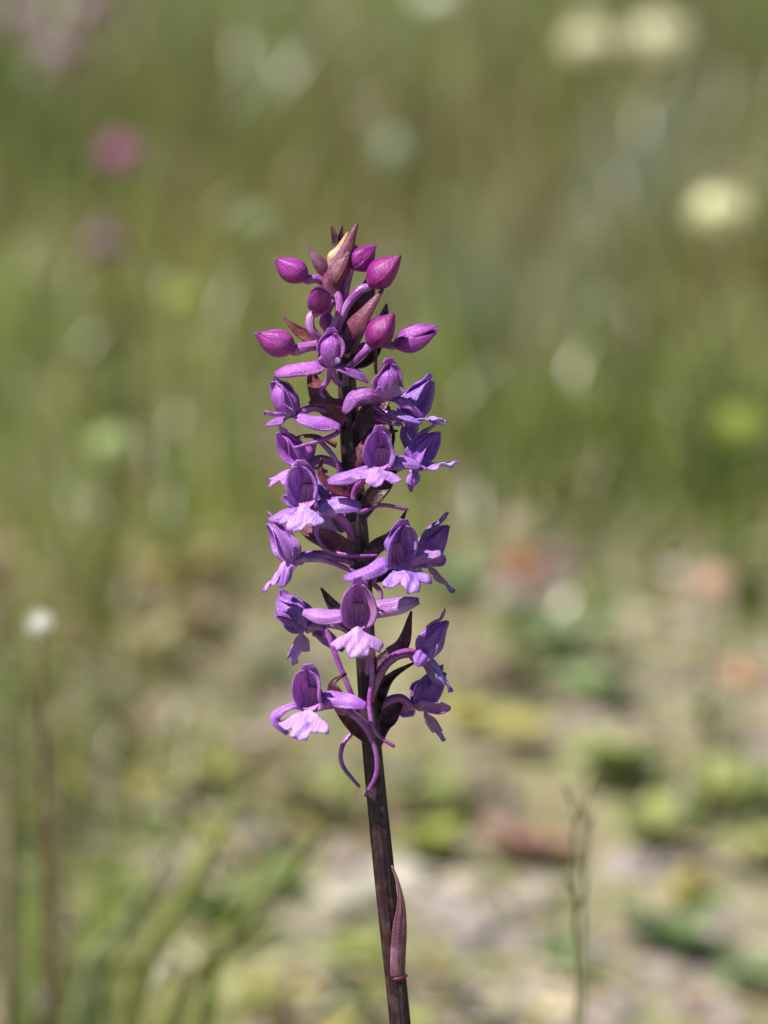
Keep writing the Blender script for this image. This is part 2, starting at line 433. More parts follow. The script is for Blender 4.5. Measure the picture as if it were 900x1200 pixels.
# dry stalks and litter lying on the clearing
n = 3600
x = rng.uniform(-.6, .6, n); y = rng.uniform(.45, 1.3, n); az = rng.uniform(0, 2*math.pi, n); ln = rng.uniform(.006, .032, n); tz = rng.normal(.0, .12, n)
d_ = np.stack([np.cos(az), np.sin(az), tz], -1); s_ = np.stack([-np.sin(az), np.cos(az), np.zeros(n)], -1); wd_ = rng.uniform(.0003, .0009, n)
p0 = np.stack([x, y, hills(x, y)+rng.uniform(.001, .007, n)], -1); p1 = p0+d_*ln[:, None]; up_ = np.array([0, 0, 1.0])
tri = [(-1, -.5), (1, -.5), (0, .8)]
V = np.stack([p+s_*(wd_*a_)[:, None]+up_*(wd_*b_)[:, None] for p in (p0, p1) for a_, b_ in tri], 1)
F = ((np.arange(n)*6)[:, None, None]+np.array([(0, 1, 4, 3), (1, 2, 5, 4), (2, 0, 3, 5)])[None]).reshape(-1, 4)
lp = np.array([(.50, .42, .27), (.42, .32, .20), (.56, .50, .38), (.40, .28, .24), (.33, .22, .15)])
C = np.repeat(lp[rng.integers(0, 5, n)]*rng.uniform(.75, 1.15, (n, 1)), 6, axis=0)
o = mesh_obj('dry_litter', V.reshape(-1, 3), F, M_BLOSSOM, vcol=C, smooth=False); o['kind'] = 'stuff'
o['label'] = 'dry straw litter lying on the clearing'; o['category'] = 'litter'

# gravel
ico_v = []; ph = (1+5**.5)/2
for a in (-1, 1):
    for b in (-ph, ph): ico_v += [(0, a, b), (a, b, 0), (b, 0, a)]
ico_v = unit(np.array(ico_v, float))
ico_f = []
for i in range(12):
    for j in range(i+1, 12):
        for k in range(j+1, 12):
            p_, q_, r_ = ico_v[i], ico_v[j], ico_v[k]
            if max(np.linalg.norm(p_-q_), np.linalg.norm(q_-r_), np.linalg.norm(p_-r_)) < 1.1:
                ico_f.append((i, j, k) if np.cross(q_-p_, r_-p_) @ p_ > 0 else (i, k, j))
ico_f = np.array(ico_f)
n = 5200
x = rng.uniform(-.7, .7, n); y = rng.uniform(.42, 1.35, n)
sz = rng.uniform(.0012, .004, n)*(1+1.2*(rng.random(n) < .1))
V = ico_v[None]*(1+rng.normal(0, .16, (n, 12, 1)))*(sz[:, None, None]*np.stack([rng.uniform(.8, 1.4, n), rng.uniform(.8, 1.4, n), rng.uniform(.5, .9, n)], -1)[:, None])
V = V+np.stack([x, y, hills(x, y)+sz*.25], -1)[:, None]
F = (np.arange(n)[:, None, None]*12+ico_f[None]).reshape(-1, 3)
sp_ = np.array([(.26, .21, .19), (.31, .26, .24), (.20, .17, .15), (.28, .20, .18), (.38, .34, .30)])
C = np.repeat(sp_[rng.integers(0, 5, n)]*rng.uniform(.7, 1.15, (n, 1)), 12, axis=0)
o = mesh_obj('gravel', V.reshape(-1, 3), F, M_STONE, vcol=C, smooth=False); o['kind'] = 'stuff'
o['label'] = 'grey and pinkish gravel on the clearing'; o['category'] = 'gravel'

# ------------------------------------------------------------------ the orchid
STEM_PX = [I(398, 318), I(401, 370), I(406, 440), I(411, 520), I(416, 590), I(422, 660), I(427, 740), I(432, 830), I(440, 920), I(449, 1010), I(459, 1105), I(469, 1200)]
STEM_R = [5, 8, 10, 11.5, 12, 12, 11.5, 11, 11.5, 12, 12, 12]
stem_w = list(W(np.array(STEM_PX)))
b_last = stem_w[-1]; down = unit(stem_w[-1]-stem_w[-2])
base_xy = b_last+np.array([down[0], down[1], 0])*.045
BASE = np.array([base_xy[0]+.006, base_xy[1], zat(base_xy[0], base_xy[1])])
stem_w += [b_last+down*.03+np.array([0, 0, -.004]), BASE*.45+(b_last+down*.045)*.55+np.array([0, 0, -.01]), BASE+np.array([0, 0, -.006])]
orchid = thing('orchid', BASE, 'tall purple orchid with a spike of small spurred flowers on a dark stem', 'orchid')

def stem_axis(py):
    ys = [-p[1] for p in STEM_PX]
    return np.array([np.interp(py, ys, [p[0] for p in STEM_PX]), -py, 0.0])

MAROON, DKMAROON = (.135, .022, .055), (.050, .010, .022)
LILAC, MAGENTA, BUDC = (.465, .15, .61), (.44, .075, .44), (.27, .010, .20)
STALK = (.24, .045, .25)

V, F, uv = tube(stem_w, [r*PX for r in STEM_R]+[.0012, .0013, .0016], nl=150, ns=40, ribs=10, rib=.07, twist=.5)
mesh_obj('stem', V, F, M_STEM, orchid, uv=uv, col=(.020, .0065, .0085))

def add_ribbon(name, parent, pts, hw, nrm, curl, mat, col, thick=1.3, ruffle=.6, seed=0, nl=24, nw=12, twist=0, flare=0):
    V, F, uv = ribbon(pts, hw, nrm, curl, nl, nw, ruffle, seed, twist, flare)
    return mesh_obj(name, W(V), F, mat, parent, uv=uv, thick=thick*PX, col=col)

def add_tube(name, parent, pts, rad, mat, col, nl=26, ns=12, ribs=0, rib=0., twist=0.):
    V, F, uv = tube(pts, rad, nl, ns, ribs, rib, twist)
    return mesh_obj(name, W(V), F, mat, parent, uv=uv, col=col)

def frame(yaw, pitch, roll):
    a, p, r = (math.radians(q) for q in (yaw, pitch, roll))
    Fv = np.array([math.sin(a)*math.cos(p), math.sin(p), math.cos(a)*math.cos(p)])
    Rv = np.array([math.cos(a), 0, -math.sin(a)]); Uv = np.cross(Fv, Rv)
    return Rv*math.cos(r)-Uv*math.sin(r), Uv*math.cos(r)+Rv*math.sin(r), Fv

def vary(c, r, k=.10): return tuple(max(.003, q*(1+r.uniform(-k, k))) for q in c)

LIP = [(5, 0), (7, 6), (11, 10), (18, 13), (26, 17), (30, 23), (28, 30), (22, 33), (16, 31.5), (12.5, 32), (11.5, 38), (9.5, 43.5), (5, 46), (0, 46.5)]
def lip_mesh(to, s, a0, a1, wide, long, seed, fold=.006, rolled=0.0):
    r = random.Random(seed)
    half = np.array(LIP, float)
    jl, jr = [1.05+r.uniform(-.13, .13) for _ in half], [1.05+r.uniform(-.13, .13) for _ in half]
    right = half*np.array([wide, long]); left = right*np.array([-1, 1])
    right = right*np.stack([jr, [1+(q-1)*.5 for q in jr]], 1); left = left*np.stack([jl, [1+(q-1)*.5 for q in jl]], 1)
    right[-1, 0] = 0
    out = spline(np.vstack([right, left[::-1][1:]]), 64)
    nu = 12; u = np.linspace(0, 1, nu)[:, None, None]
    ctr = np.array([0.0, 1.0])
    XY = ctr+u*(out[None]-ctr)                               # rings, outline, 2
    x, y = XY[..., 0], XY[..., 1]; ymax = 46.5*long
    tt = np.linspace(0, 1, 60); ang = np.radians(a0+(a1-a0)*tt**.8)
    pf = np.concatenate([[0], np.cumsum(np.cos(ang[:-1]))])*ymax/59; pu = -np.concatenate([[0], np.cumsum(np.sin(ang[:-1]))])*ymax/59
    q = np.clip(y/ymax, 0, 1)
    f = 3+np.interp(q, tt, pf); uu = -4+np.interp(q, tt, pu); an = np.interp(q, tt, ang)
    bump = -fold*x**2+2.0*np.sin(x*.20+seed)*np.sin(y*.16+seed*2)+1.5*np.sin(x*.45+y*.3+seed*3)*np.clip(q*1.4-.3, 0, 1)
    bump = bump + 1.6*np.exp(-(x/3.0)**2)*(1-q) - rolled*np.clip(q-.75, 0, 1)**2*200
    f = f+bump*np.sin(an); uu = uu+bump*np.cos(an)
    P = to(np.stack([x, uu, f], -1).reshape(-1, 3))
    uv = np.stack([(x/60+.5).ravel(), q.ravel()], 1)
    return P, grid_faces(nu, 65), uv

def sepal_path(base, pts):
    return [base]+[np.array(p, float) for p in pts]

def flower(c, yaw=0, pitch=8, roll=0, s=1.0, col=LILAC, seed=1, sepL=None, sepR=None, ovary=None, spur=None, lip=(38, 78, 1, 1),
           hood=1.0, hood_w=1.0, dorsal_lift=0.0, sepw=(10, 10), sepn=(None, None), closed=False, lipcol=None, rolled=0.0, tipup=0.0):
    r = random.Random(seed); c3 = I(*c)
    Rv, Uv, Fv = frame(yaw, pitch, roll)
    def to(P):
        P = np.atleast_2d(P)*s
        return c3+P[:, :1]*Rv+P[:, 1:2]*Uv+P[:, 2:]*Fv
    t1 = lambda *p: to(np.array(p, float))[0]
    vec = lambda a, b, d: a*Rv+b*Uv+d*Fv
    e = sub_empty('flower', W(c3)[0], orchid)
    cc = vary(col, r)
    h, hw = hood*r.uniform(.88, 1.06), hood_w*r.uniform(.84, 1.06)
    # dorsal sepal: the arching roof of the hood
    dl = dorsal_lift
    pts = [t1(0, 2, -9), t1(0, 16*h, -6), t1(0, 31*h+dl*2, 2), t1(0, 40*h+dl*4, 14), t1(r.uniform(-1, 1), 43*h+dl*6+tipup*.4, 27+dl*2), t1(r.uniform(-3, 3), 49*h+dl*8+tipup, 34+dl*3)]
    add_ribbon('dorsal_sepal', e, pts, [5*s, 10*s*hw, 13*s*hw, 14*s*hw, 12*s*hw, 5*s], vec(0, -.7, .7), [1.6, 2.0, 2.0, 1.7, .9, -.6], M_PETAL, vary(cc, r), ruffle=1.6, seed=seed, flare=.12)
    # two petals: the side walls of the hood
    for sg in (-1, 1):
        pts = [t1(sg*5, -1, -5), t1(sg*12.5*hw, 7*h, 0), t1(sg*15*hw, 16*h, 7), t1(sg*14*hw, 26*h, 16), t1(sg*9.5*hw, 35*h, 26), t1(sg*6*hw, 40*h, 34)]
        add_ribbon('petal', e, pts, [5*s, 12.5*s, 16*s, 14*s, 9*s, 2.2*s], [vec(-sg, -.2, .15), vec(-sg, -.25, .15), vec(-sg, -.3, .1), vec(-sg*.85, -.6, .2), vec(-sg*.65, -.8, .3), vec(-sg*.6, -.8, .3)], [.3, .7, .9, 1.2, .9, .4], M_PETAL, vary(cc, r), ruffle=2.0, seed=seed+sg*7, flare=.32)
    # lateral sepals
    for sg, given, wd, nn in ((-1, sepL, sepw[0], sepn[0]), (1, sepR, sepw[1], sepn[1])):
        if given == []: continue
        b = t1(sg*6, -1, -6)
        if given is None: pts = [b, t1(sg*24, 1, -2), t1(sg*44, 1, -3), t1(sg*64, -3, -8)]
        else: pts = sepal_path(b, [I(*p) for p in given])
        n_ = vec(0, .45, 1) if nn is None else np.array(nn, float)
        hws = [4.5*s, wd*.9*s, wd*1.1*s, wd*1.12*s, wd*.98*s, wd*.36*s]
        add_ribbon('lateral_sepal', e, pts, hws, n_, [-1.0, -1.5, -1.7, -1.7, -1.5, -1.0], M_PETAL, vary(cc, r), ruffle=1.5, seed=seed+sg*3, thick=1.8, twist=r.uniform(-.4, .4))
    # lip with three lobes
    if lip:
        P, F, uv = lip_mesh(to, s, *lip, seed, rolled=rolled)
        mesh_obj('lip', W(P), F, M_PETAL, e, uv=uv, thick=1.3*PX, col=vary(lipcol or tuple(min(.95, q*k_) for q, k_ in zip(cc, (1.16, 1.75, 1.20))), r, .05))
    # column at the back of the throat
    if not closed:
        pts = [t1(0, -5, 4), t1(0, 4, -3), t1(0, 15*h, -4), t1(0, 25*h, 2)]
        add_ribbon('column', e, pts, [8*s, 14*s*hw, 13*s*hw, 7*s], vec(0, 0, 1), [.9, 1.3, 1.2, .8], M_THROAT, (.50, .20, .54), ruffle=.4, seed=seed, nl=16)
    else:
        for sg in (-1, 1):       # inner petals still folded over the throat
            pts = [t1(sg*6, -6, 4), t1(sg*9.5, 6*h, 22), t1(sg*8, 22*h, 30), t1(sg*3, 38*h, 27)]
            add_ribbon('petal', e, pts, [6*s, 11.5*s, 12.5*s, 6*s], vec(-sg*.5, 0, -1), [1.2, 1.7, 1.7, 1.2], M_PETAL, vary(cc, r), ruffle=.5, seed=seed+20+sg)
    if ovary is not None:
        pts = [I(*p) for p in ovary]+[t1(0, 2, -12), t1(0, 2, -5)]
        k = len(pts); rad = list(np.interp(np.linspace(0, 1, k+2), [0, .3, .7, 1], [4.0*s, 5.6*s, 5.6*s, 3.8*s]))
        add_tube('ovary', e, pts, rad, M_STALK, vary(STALK, r), ns=18, ribs=6, rib=.06, twist=2.2)
    if spur is not None:
        pts = [t1(0, -3, -4)]+[I(*p) for p in spur]
        add_tube('spur', e, pts, [3.6*s, 3.4, 3.1, 2.8, 2.0], M_STALK, vary((.26, .05, .30), r), nl=34)
    return e

def bud(base, tip, width, stalk=None, col=BUDC, seed=0, turn=0.0, gape=0.0, stalk_r=5.0):
    """closed bud: three overlapping keeled sepals round a pointed egg, on its ovary"""
    r = random.Random(seed); b, t = I(*base), I(*tip)
    e = sub_empty('bud', W((b+t)/2)[0], orchid)
    ax = t-b; Lg = np.linalg.norm(ax); ax = ax/Lg
    ref = np.array([0, 0, 1.0]) if abs(ax[2]) < .8 else np.array([0, 1.0, 0])
    n0 = unit(ref-(ref @ ax)*ax); b0 = np.cross(ax, n0)
    nl, nw = 22, 14; tt = np.linspace(0, 1, nl+1)
    prof = spline([.36, .76, .97, 1.0, .89, .68, .38, .05], nl)*width*.405
    for k in range(3):
        ph0 = turn+k*2*math.pi/3
        spread = 1.28
        s_ = np.linspace(-1, 1, nw+1)[None]
        phi = ph0+s_*spread*np.ones((nl+1, 1))
        keel = 1+.16*np.exp(-(s_*4)**2)*np.clip(tt*1.6, 0, 1)[:, None]
        rr = prof[:, None]*keel*(1.0+.05*(1-np.abs(s_)))*(1+(.09, .0, .045)[k])
        g_ = gape*(tt**1.7)[:, None]*width*(1 if k != 1 else 1.4)
        out0 = math.cos(ph0)*n0+math.sin(ph0)*b0
        Vv = b+tt[:, None, None]*Lg*ax*(1+(.06*(k-1)))+(rr*np.cos(phi))[..., None]*n0+(rr*np.sin(phi))[..., None]*b0+g_[..., None]*out0
        Vv = Vv + (np.array([r.uniform(-1, 1), r.uniform(-1, 1), 0])*1.5)*(tt**3)[:, None, None]
        uv = np.stack(np.broadcast_arrays((s_+1)/2, tt[:, None]), -1).reshape(-1, 2)
        mesh_obj('sepal', W(Vv.reshape(-1, 3)), grid_faces(nl+1, nw+1), M_BUD, e, uv=uv, thick=1.8*PX, col=vary(col, r, .12))
    if stalk is not None:
        pts = [I(*p) for p in stalk]+[b-ax*3, b+ax*Lg*.12]
        k = len(pts)
        add_tube('ovary', e, pts, list(np.interp(np.linspace(0, 1, k), [0, .35, .75, 1], [stalk_r*.75, stalk_r, stalk_r, stalk_r*.8])), M_STALK,
                 vary(STALK, r), ns=18, ribs=6, rib=.07, twist=2.0)
    return e

def bract(pts, hw, nrm=(0, 0, 1), curl=1.2, col=MAROON, seed=0, twist=0.0, label=None, mat=None):
    o = add_ribbon('bract', orchid, [I(*p) for p in pts], hw, np.array(nrm, float), curl, mat or M_BRACT, col, thick=2.0, ruffle=.5, seed=seed, nw=10, twist=twist)
    if label: o['label'] = label
    return o

# --- closed buds at the top of the spike
bud((358, 326, 22), (324, 304, 34), 31, [(397, 350, -2), (386, 336, 8), (372, 327, 16)], (.33, .035, .30), 1, .4, stalk_r=5.5)
bud((413, 313, 14), (439, 289, 20), 30, [(404, 372, 4), (404, 350, 10), (407, 328, 12)], BUDC, 2, 1.5)
bud((434, 334, 26), (466, 301, 40), 36, [(394, 408, 12), (399, 380, 20), (408, 356, 24), (422, 340, 26)], BUDC, 3, 2.5)
bud((377, 362, 30), (372, 338, 66), 30, [(395, 402, 8), (381, 398, 24), (366, 388, 34), (364, 371, 34)], (.22, .012, .20), 4, 2.1, stalk_r=5)
bud((384, 367, -18), (380, 389, -30), 17, [(399, 356, -4), (392, 352, -12)], (.40, .04, .38), 5, 1.0, stalk_r=4)
bud((343, 409, 20), (302, 391, 38), 34, [(400, 412, 2), (382, 404, 12), (362, 406, 18)], (.36, .05, .34), 6, .6, stalk_r=6.5)
bud((434, 404, 30), (461, 368, 40), 36, [(406, 432, 10), (420, 420, 24), (428, 412, 29)], BUDC, 7, 2.4)
bud((464, 404, 8), (512, 388, 18), 31, [(405, 416, 0), (424, 406, 6), (445, 403, 8)], (.36, .05, .40), 8, .9, gape=.16, stalk_r=4.5)
# bare stalk of a bud on the far side
add_tube('pedicel', orchid, [I(384, 330, 10), I(394, 342, 18), I(398, 358, 22), I(393, 378, 22), I(383, 396, 18)], [4.5, 5, 4.5, 4, 3.5], M_STALK, (.36, .10, .34), ns=16, ribs=6, rib=.06)

# --- flowers, from the top of the spike down; right and back ones coloured darker, bluer for shade
flower((387, 426, 46), -4, 22, 4, .74, (.42, .085, .46), 11, sepL=[(368, 428, 50), (345, 430, 44), (322, 438, 36)], sepR=[(402, 430, 50), (420, 436, 46), (431, 448, 42)],
       closed=True, lip=(8, -85, .55, .6), sepw=(15, 11), sepn=((-.2, .7, .8), (.2, .8, .7)), ovary=[(405, 452, 4), (394, 446, 22)], spur=[(384, 446, 22), (376, 458, 18), (384, 470, 22), (402, 478, 20)])
flower((453, 464, 44), 12, 14, 0, .86, (.43, .095, .50), 12, sepL=[(434, 459, 50), (416, 463, 50), (403, 484, 46)], sepR=[(470, 468, 48), (484, 476, 44), (496, 488, 38)],
       closed=True, lip=(5, -80, .65, .72), sepw=(11, 9), ovary=[(410, 476, 6), (428, 470, 20)], spur=[(438, 474, 14), (452, 486, 12), (462, 488, 20), (470, 498, 22)])
flower((341, 484, 26), -62, 10, -6, .80, (.44, .115, .54), 13, sepL=[(334, 490, 6), (322, 492, -6), (312, 498, -14)], sepR=[(360, 490, 40), (378, 493, 42), (399, 500, 40)],
       closed=True, lip=(0, 10, .6, .9), sepw=(9, 14), sepn=((0, .7, .7), (0, .9, .6)), ovary=[(406, 494, 4), (386, 484, 12), (368, 478, 20)], spur=[(364, 495, 12), (388, 497, 12), (396, 506, 24), (376, 516, 36), (345, 525, 40)])
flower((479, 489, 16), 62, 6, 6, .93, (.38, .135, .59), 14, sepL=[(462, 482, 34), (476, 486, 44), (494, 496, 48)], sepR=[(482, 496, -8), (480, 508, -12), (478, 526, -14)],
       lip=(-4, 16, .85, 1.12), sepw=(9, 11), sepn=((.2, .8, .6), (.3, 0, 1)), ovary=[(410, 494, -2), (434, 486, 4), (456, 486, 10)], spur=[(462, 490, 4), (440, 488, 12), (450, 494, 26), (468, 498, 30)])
flower((350, 545, 10), -66, 8, 8, .92, LILAC, 15, sepL=[(350, 556, -10), (366, 548, -20), (384, 552, -24)], sepR=[(345, 560, 22), (340, 568, 24), (336, 576, 26)],
       lip=(30, 52, .75, .95), sepw=(9, 8), ovary=[(410, 560, -2), (396, 545, 2), (376, 538, 6)], spur=[(364, 536, 12), (370, 516, 22), (380, 522, 26), (394, 540, 24), (398, 558, 20)])
flower((446, 546, 54), -10, 12, 4, .90, LILAC, 16, sepL=[(430, 550, 56), (410, 556, 58), (384, 565, 58)], sepR=[(462, 541, 52), (478, 540, 50), (493, 546, 46)],
       lip=(24, 60, 1.02, .95), sepw=(11, 11), ovary=[(414, 578, 6), (420, 570, 26), (432, 556, 40)], spur=[(426, 560, 34), (414, 580, 22), (420, 600, 22), (446, 592, 4), (478, 597, -2)])
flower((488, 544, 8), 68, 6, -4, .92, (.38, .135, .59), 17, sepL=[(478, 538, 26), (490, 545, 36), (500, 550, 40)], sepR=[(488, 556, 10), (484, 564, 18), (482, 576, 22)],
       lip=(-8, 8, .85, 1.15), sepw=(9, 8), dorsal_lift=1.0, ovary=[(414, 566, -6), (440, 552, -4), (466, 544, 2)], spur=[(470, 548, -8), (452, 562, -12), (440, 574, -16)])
flower((360, 590, 44), -24, 12, 2, 1.0, (.485, .17, .65), 18, sepL=[(346, 597, 52), (332, 603, 54), (315, 609, 54)], sepR=[(380, 592, 48), (398, 590, 48), (423, 594, 44)],
       lip=(34, 72, .95, .96), sepw=(9, 12), ovary=[(416, 636, 6), (402, 610, 26), (380, 598, 34)], spur=[(396, 604, 30), (378, 607, 30), (371, 626, 28), (384, 645, 26), (412, 651, 24), (442, 651, 22)])
flower((378, 598, -52), -155, 4, 0, .85, (.36, .15, .55), 19, sepL=[(392, 604, -50), (398, 614, -48), (402, 624, -50)], sepR=[(362, 598, -50), (346, 588, -50), (330, 582, -50)],  # bluish shadow is part of this flower's colour
       lip=(60, 85, .95, .9), sepw=(8, 9), ovary=[(412, 610, -6), (398, 602, -26)])
flower((340, 658, 14), -80, 8, 0, .96, (.49, .175, .66), 20, sepL=[(336, 668, 2), (334, 676, -6), (330, 684, -8)], sepR=[(337, 664, 26), (333, 674, 30), (329, 688, 32)],
       lip=(52, 62, .55, .98), sepw=(8, 8.5), sepn=((0, 0, 1), (.1, .2, 1)), dorsal_lift=.6, ovary=[(421, 664, 2), (404, 655, 10), (374, 650, 14), (356, 652, 14)], spur=[(356, 656, 26), (382, 657, 26), (410, 668, 22), (426, 676, 20)])
flower((466, 660, 46), 26, 10, -6, .98, LILAC, 21, sepL=[(450, 660, 50), (432, 668, 52), (403, 678, 50)], sepR=[(486, 652, 46), (500, 648, 42), (517, 648, 38)],
       lip=(34, 70, .98, 1.0), sepw=(11, 10), ovary=[(424, 690, 6), (432, 672, 24), (446, 662, 36)], spur=[(446, 664, 26), (438, 682, 18), (446, 694, 18), (446, 712, 16)])
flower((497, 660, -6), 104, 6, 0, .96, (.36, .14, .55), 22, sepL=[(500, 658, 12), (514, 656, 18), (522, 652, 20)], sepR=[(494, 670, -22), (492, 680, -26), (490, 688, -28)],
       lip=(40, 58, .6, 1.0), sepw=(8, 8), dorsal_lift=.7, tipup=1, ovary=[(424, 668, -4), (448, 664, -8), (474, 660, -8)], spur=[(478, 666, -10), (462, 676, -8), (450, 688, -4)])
flower((356, 736, -26), -122, 6, 10, .95, (.34, .115, .50), 23, sepL=[(370, 736, -34), (384, 746, -38), (403, 762, -40)], sepR=[(346, 728, -14), (334, 722, -8), (322, 720, -4)],  # darkened colour paints in the shade on this flower
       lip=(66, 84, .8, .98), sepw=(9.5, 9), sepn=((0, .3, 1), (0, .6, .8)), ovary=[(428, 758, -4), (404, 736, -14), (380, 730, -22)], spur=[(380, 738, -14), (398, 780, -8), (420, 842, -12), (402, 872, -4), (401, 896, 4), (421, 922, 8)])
flower((419, 733, 60), 2, 10, 1, 1.0, (.49, .175, .66), 24, sepL=[(402, 721, 60), (380, 721, 60), (355, 717, 56)], sepR=[(436, 715, 60), (460, 709, 58), (491, 704, 54)],
       lip=(46, 84, .98, .92), sepw=(10.5, 11), ovary=[(431, 790, 8), (434, 764, 28), (428, 738, 46)], spur=[(432, 752, 30), (436, 790, 20), (433, 826, 20), (440, 858, 24), (462, 875, 26)])
flower((499, 771, 10), 80, 12, -6, 1.0, (.38, .135, .59), 25, sepL=[(499, 764, 30), (494, 771, 38), (488, 780, 40)], sepR=[(504, 780, -8), (510, 792, -16), (516, 804, -20)],  # blue-violet shade carried by the colour
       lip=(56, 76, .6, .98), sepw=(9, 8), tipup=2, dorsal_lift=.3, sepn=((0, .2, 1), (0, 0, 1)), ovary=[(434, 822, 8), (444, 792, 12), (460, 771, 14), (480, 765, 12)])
flower((492, 828, -26), 112, 4, 0, .95, (.33, .115, .50), 26, sepL=[(500, 826, -8), (514, 828, -2), (528, 830, 2)], sepR=[(484, 830, -40), (474, 832, -48), (466, 833, -52)],  # shade painted as a deeper base colour
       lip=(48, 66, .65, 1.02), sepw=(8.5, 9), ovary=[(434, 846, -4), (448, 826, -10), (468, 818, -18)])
flower((364, 828, 46), -18, 10, 6, 1.0, (.49, .175, .66), 27, sepL=[(345, 826, 50), (329, 832, 52), (322, 843, 52), (337, 860, 46)], sepR=[(382, 818, 50), (402, 819, 50), (430, 827, 46)],
       lip=(44, 80, .95, .98), sepw=(6, 11), ovary=[(432, 852, 8), (412, 836, 22), (388, 822, 34)], spur=[(398, 828, 32), (424, 848, 28), (439, 876, 26), (441, 906, 22), (428, 933, 20)])

# --- bracts
bract([(396, 345, 14), (396, 325, 22), (404, 300, 26), (419, 261, 22)], [9, 15, 10, 1], (.2, .1, 1), -1.6, (.20, .040, .085), 1, label='tall pointed maroon bract at the very top of the spike')
bract([(392, 350, 20), (386, 330, 26), (398, 312, 28), (408, 294, 26)], [6, 10, 8, 3], (-.3, .1, 1), -1.2, (.19, .035, .085), 2)
bract([(388, 322, 4), (378, 312, 8), (370, 302, 8), (362, 290, 6)], [8, 9.5, 6, 1], (-.2, .3, 1), 1.2, MAROON, 3)
bract([(390, 318, 16), (388, 302, 18), (396, 292, 17), (408, 272, 14)], [5, 6, 4.2, .7], (-.4, 0, 1), -1.8, (.60, .37, .11), 4, label='withered straw coloured bract at the top of the spike')
bract([(398, 310, -4), (396, 292, -6), (393, 279, -8), (388, 265, -8)], [7, 6, 4.5, .8], (-.4, 0, 1), 1.4, DKMAROON, 5)
bract([(400, 306, -8), (399, 290, -8), (399, 277, -6), (401, 263, -6)], [6, 6, 4, .8], (.3, 0, 1), 1.4, DKMAROON, 6)
bract([(412, 310, -6), (418, 300, -6), (416, 291, -4), (413, 285, -4)], [4, 5, 3.5, .8], (.1, .1, 1), 1.0, DKMAROON, 7)
bract([(404, 392, -4), (414, 370, -2), (428, 346, 2), (434, 322, 2)], [11, 14, 12, 2], (.2, .1, 1), 1.2, MAROON, 8)
bract([(406, 412, 14), (412, 388, 30), (428, 366, 36), (449, 339, 34)], [10, 15, 9, 1], (-.2, .35, 1), -1.7, (.20, .045, .09), 9)
bract([(405, 420, 26), (408, 400, 26), (402, 388, 20), (404, 378, 14)], [4, 8, 8, 2], (0, 0, 1), 1.2, DKMAROON, 31)
bract([(444, 385, 14), (448, 376, 10), (451, 366, 8), (453, 356, 8)], [6, 6, 4, .8], (.1, .1, 1), 1.0, DKMAROON, 10)
bract([(374, 399, 6), (360, 394, 8), (346, 385, 8), (332, 371, 8)], [9, 8.5, 5.5, 1], (-.2, .3, 1), 1.3, (.17, .030, .050), 11)
bract([(410, 425, -4), (424, 420, -6), (436, 412, -6), (448, 396, -10)], [10, 13, 10, 2], (.2, .3, 1), 1.6, DKMAROON, 12)
bract([(441, 396, 26), (440, 410, 28), (440, 424, 26), (441, 438, 24)], [1.4, 1.8, 2.0, 1.2], (0, 0, 1), 1.0, DKMAROON, 13)
bract([(404, 500, 6), (392, 484, 14), (376, 468, 18), (366, 440, 14), (376, 436, 22)], [8, 11, 12, 6, 1], (-.2, .2, 1), 1.2, (.18, .030, .045), 14)
bract([(408, 470, 18), (396, 470, 24), (380, 469, 26), (362, 472, 26)], [7, 8, 8, 4], (-.1, .8, .6), -1.2, (.20, .045, .06), 15)
bract([(414, 515, 4), (430, 488, 10), (446, 470, 8), (452, 448, 2)], [9, 13, 11, 2], (.3, .1, 1), 1.4, DKMAROON, 16)
bract([(413, 545, 20), (428, 524, 28), (446, 508, 26), (466, 505, 20)], [8, 10, 6, 1], (-.1, .5, .9), -1.3, (.15, .035, .06), 17)
bract([(414, 556, -8), (432, 520, -6), (440, 498, -4), (456, 476, -10)], [8, 13, 11, 2], (.3, .1, 1), 1.3, DKMAROON, 18)
bract([(454, 488, 0), (459, 502, 4), (461, 514, 6), (459, 530, 6)], [1.2, 1.5, 1.5, 1.0], (0, 0, 1), 1.0, DKMAROON, 19)
bract([(394, 522, 10), (374, 513, 16), (352, 512, 22), (334, 521, 24)], [4, 3.2, 2.4, .8], (0, .7, .7), 1.2, (.30, .10, .10), 20)
bract([(410, 578, 14), (394, 572, 24), (376, 556, 26), (377, 536, 24)], [7, 9, 4, .8], (-.1, .4, 1), 1.2, MAROON, 21)
bract([(416, 612, 6), (438, 580, 8), (452, 566, 4), (464, 548, -4)], [8, 12, 9, 2], (.2, .1, 1), 1.3, DKMAROON, 22)
bract([(420, 650, 10), (390, 636, 20), (366, 626, 22), (346, 612, 18)], [8, 13, 10, 2], (-.1, .5, 1), 1.3, (.16, .03, .045), 23)
bract([(424, 662, 10), (440, 642, 16), (460, 628, 14), (476, 599, 8)], [8, 9, 7, .8], (.1, .2, 1), 1.3, DKMAROON, 24)
bract([(424, 690, -4), (436, 676, -6), (456, 672, -10), (470, 660, -14)], [8, 10, 8, 2], (.1, .3, 1), 1.3, DKMAROON, 25)
bract([(428, 752, 4), (408, 726, 6), (392, 712, 4), (376, 689, 2)], [8, 8, 7, .8], (-.1, .2, 1), 1.2, DKMAROON, 26)
bract([(434, 815, 6), (448, 778, 4), (472, 756, 2), (482, 716, 0)], [8, 11, 9, .8], (-.3, .2, 1), 1.4, (.060, .011, .026), 27)
bract([(434, 856, 0), (446, 812, -8), (460, 792, -10), (486, 776, -8)], [9, 10, 5, .8], (-.3, .2, 1), 1.4, DKMAROON, 28)
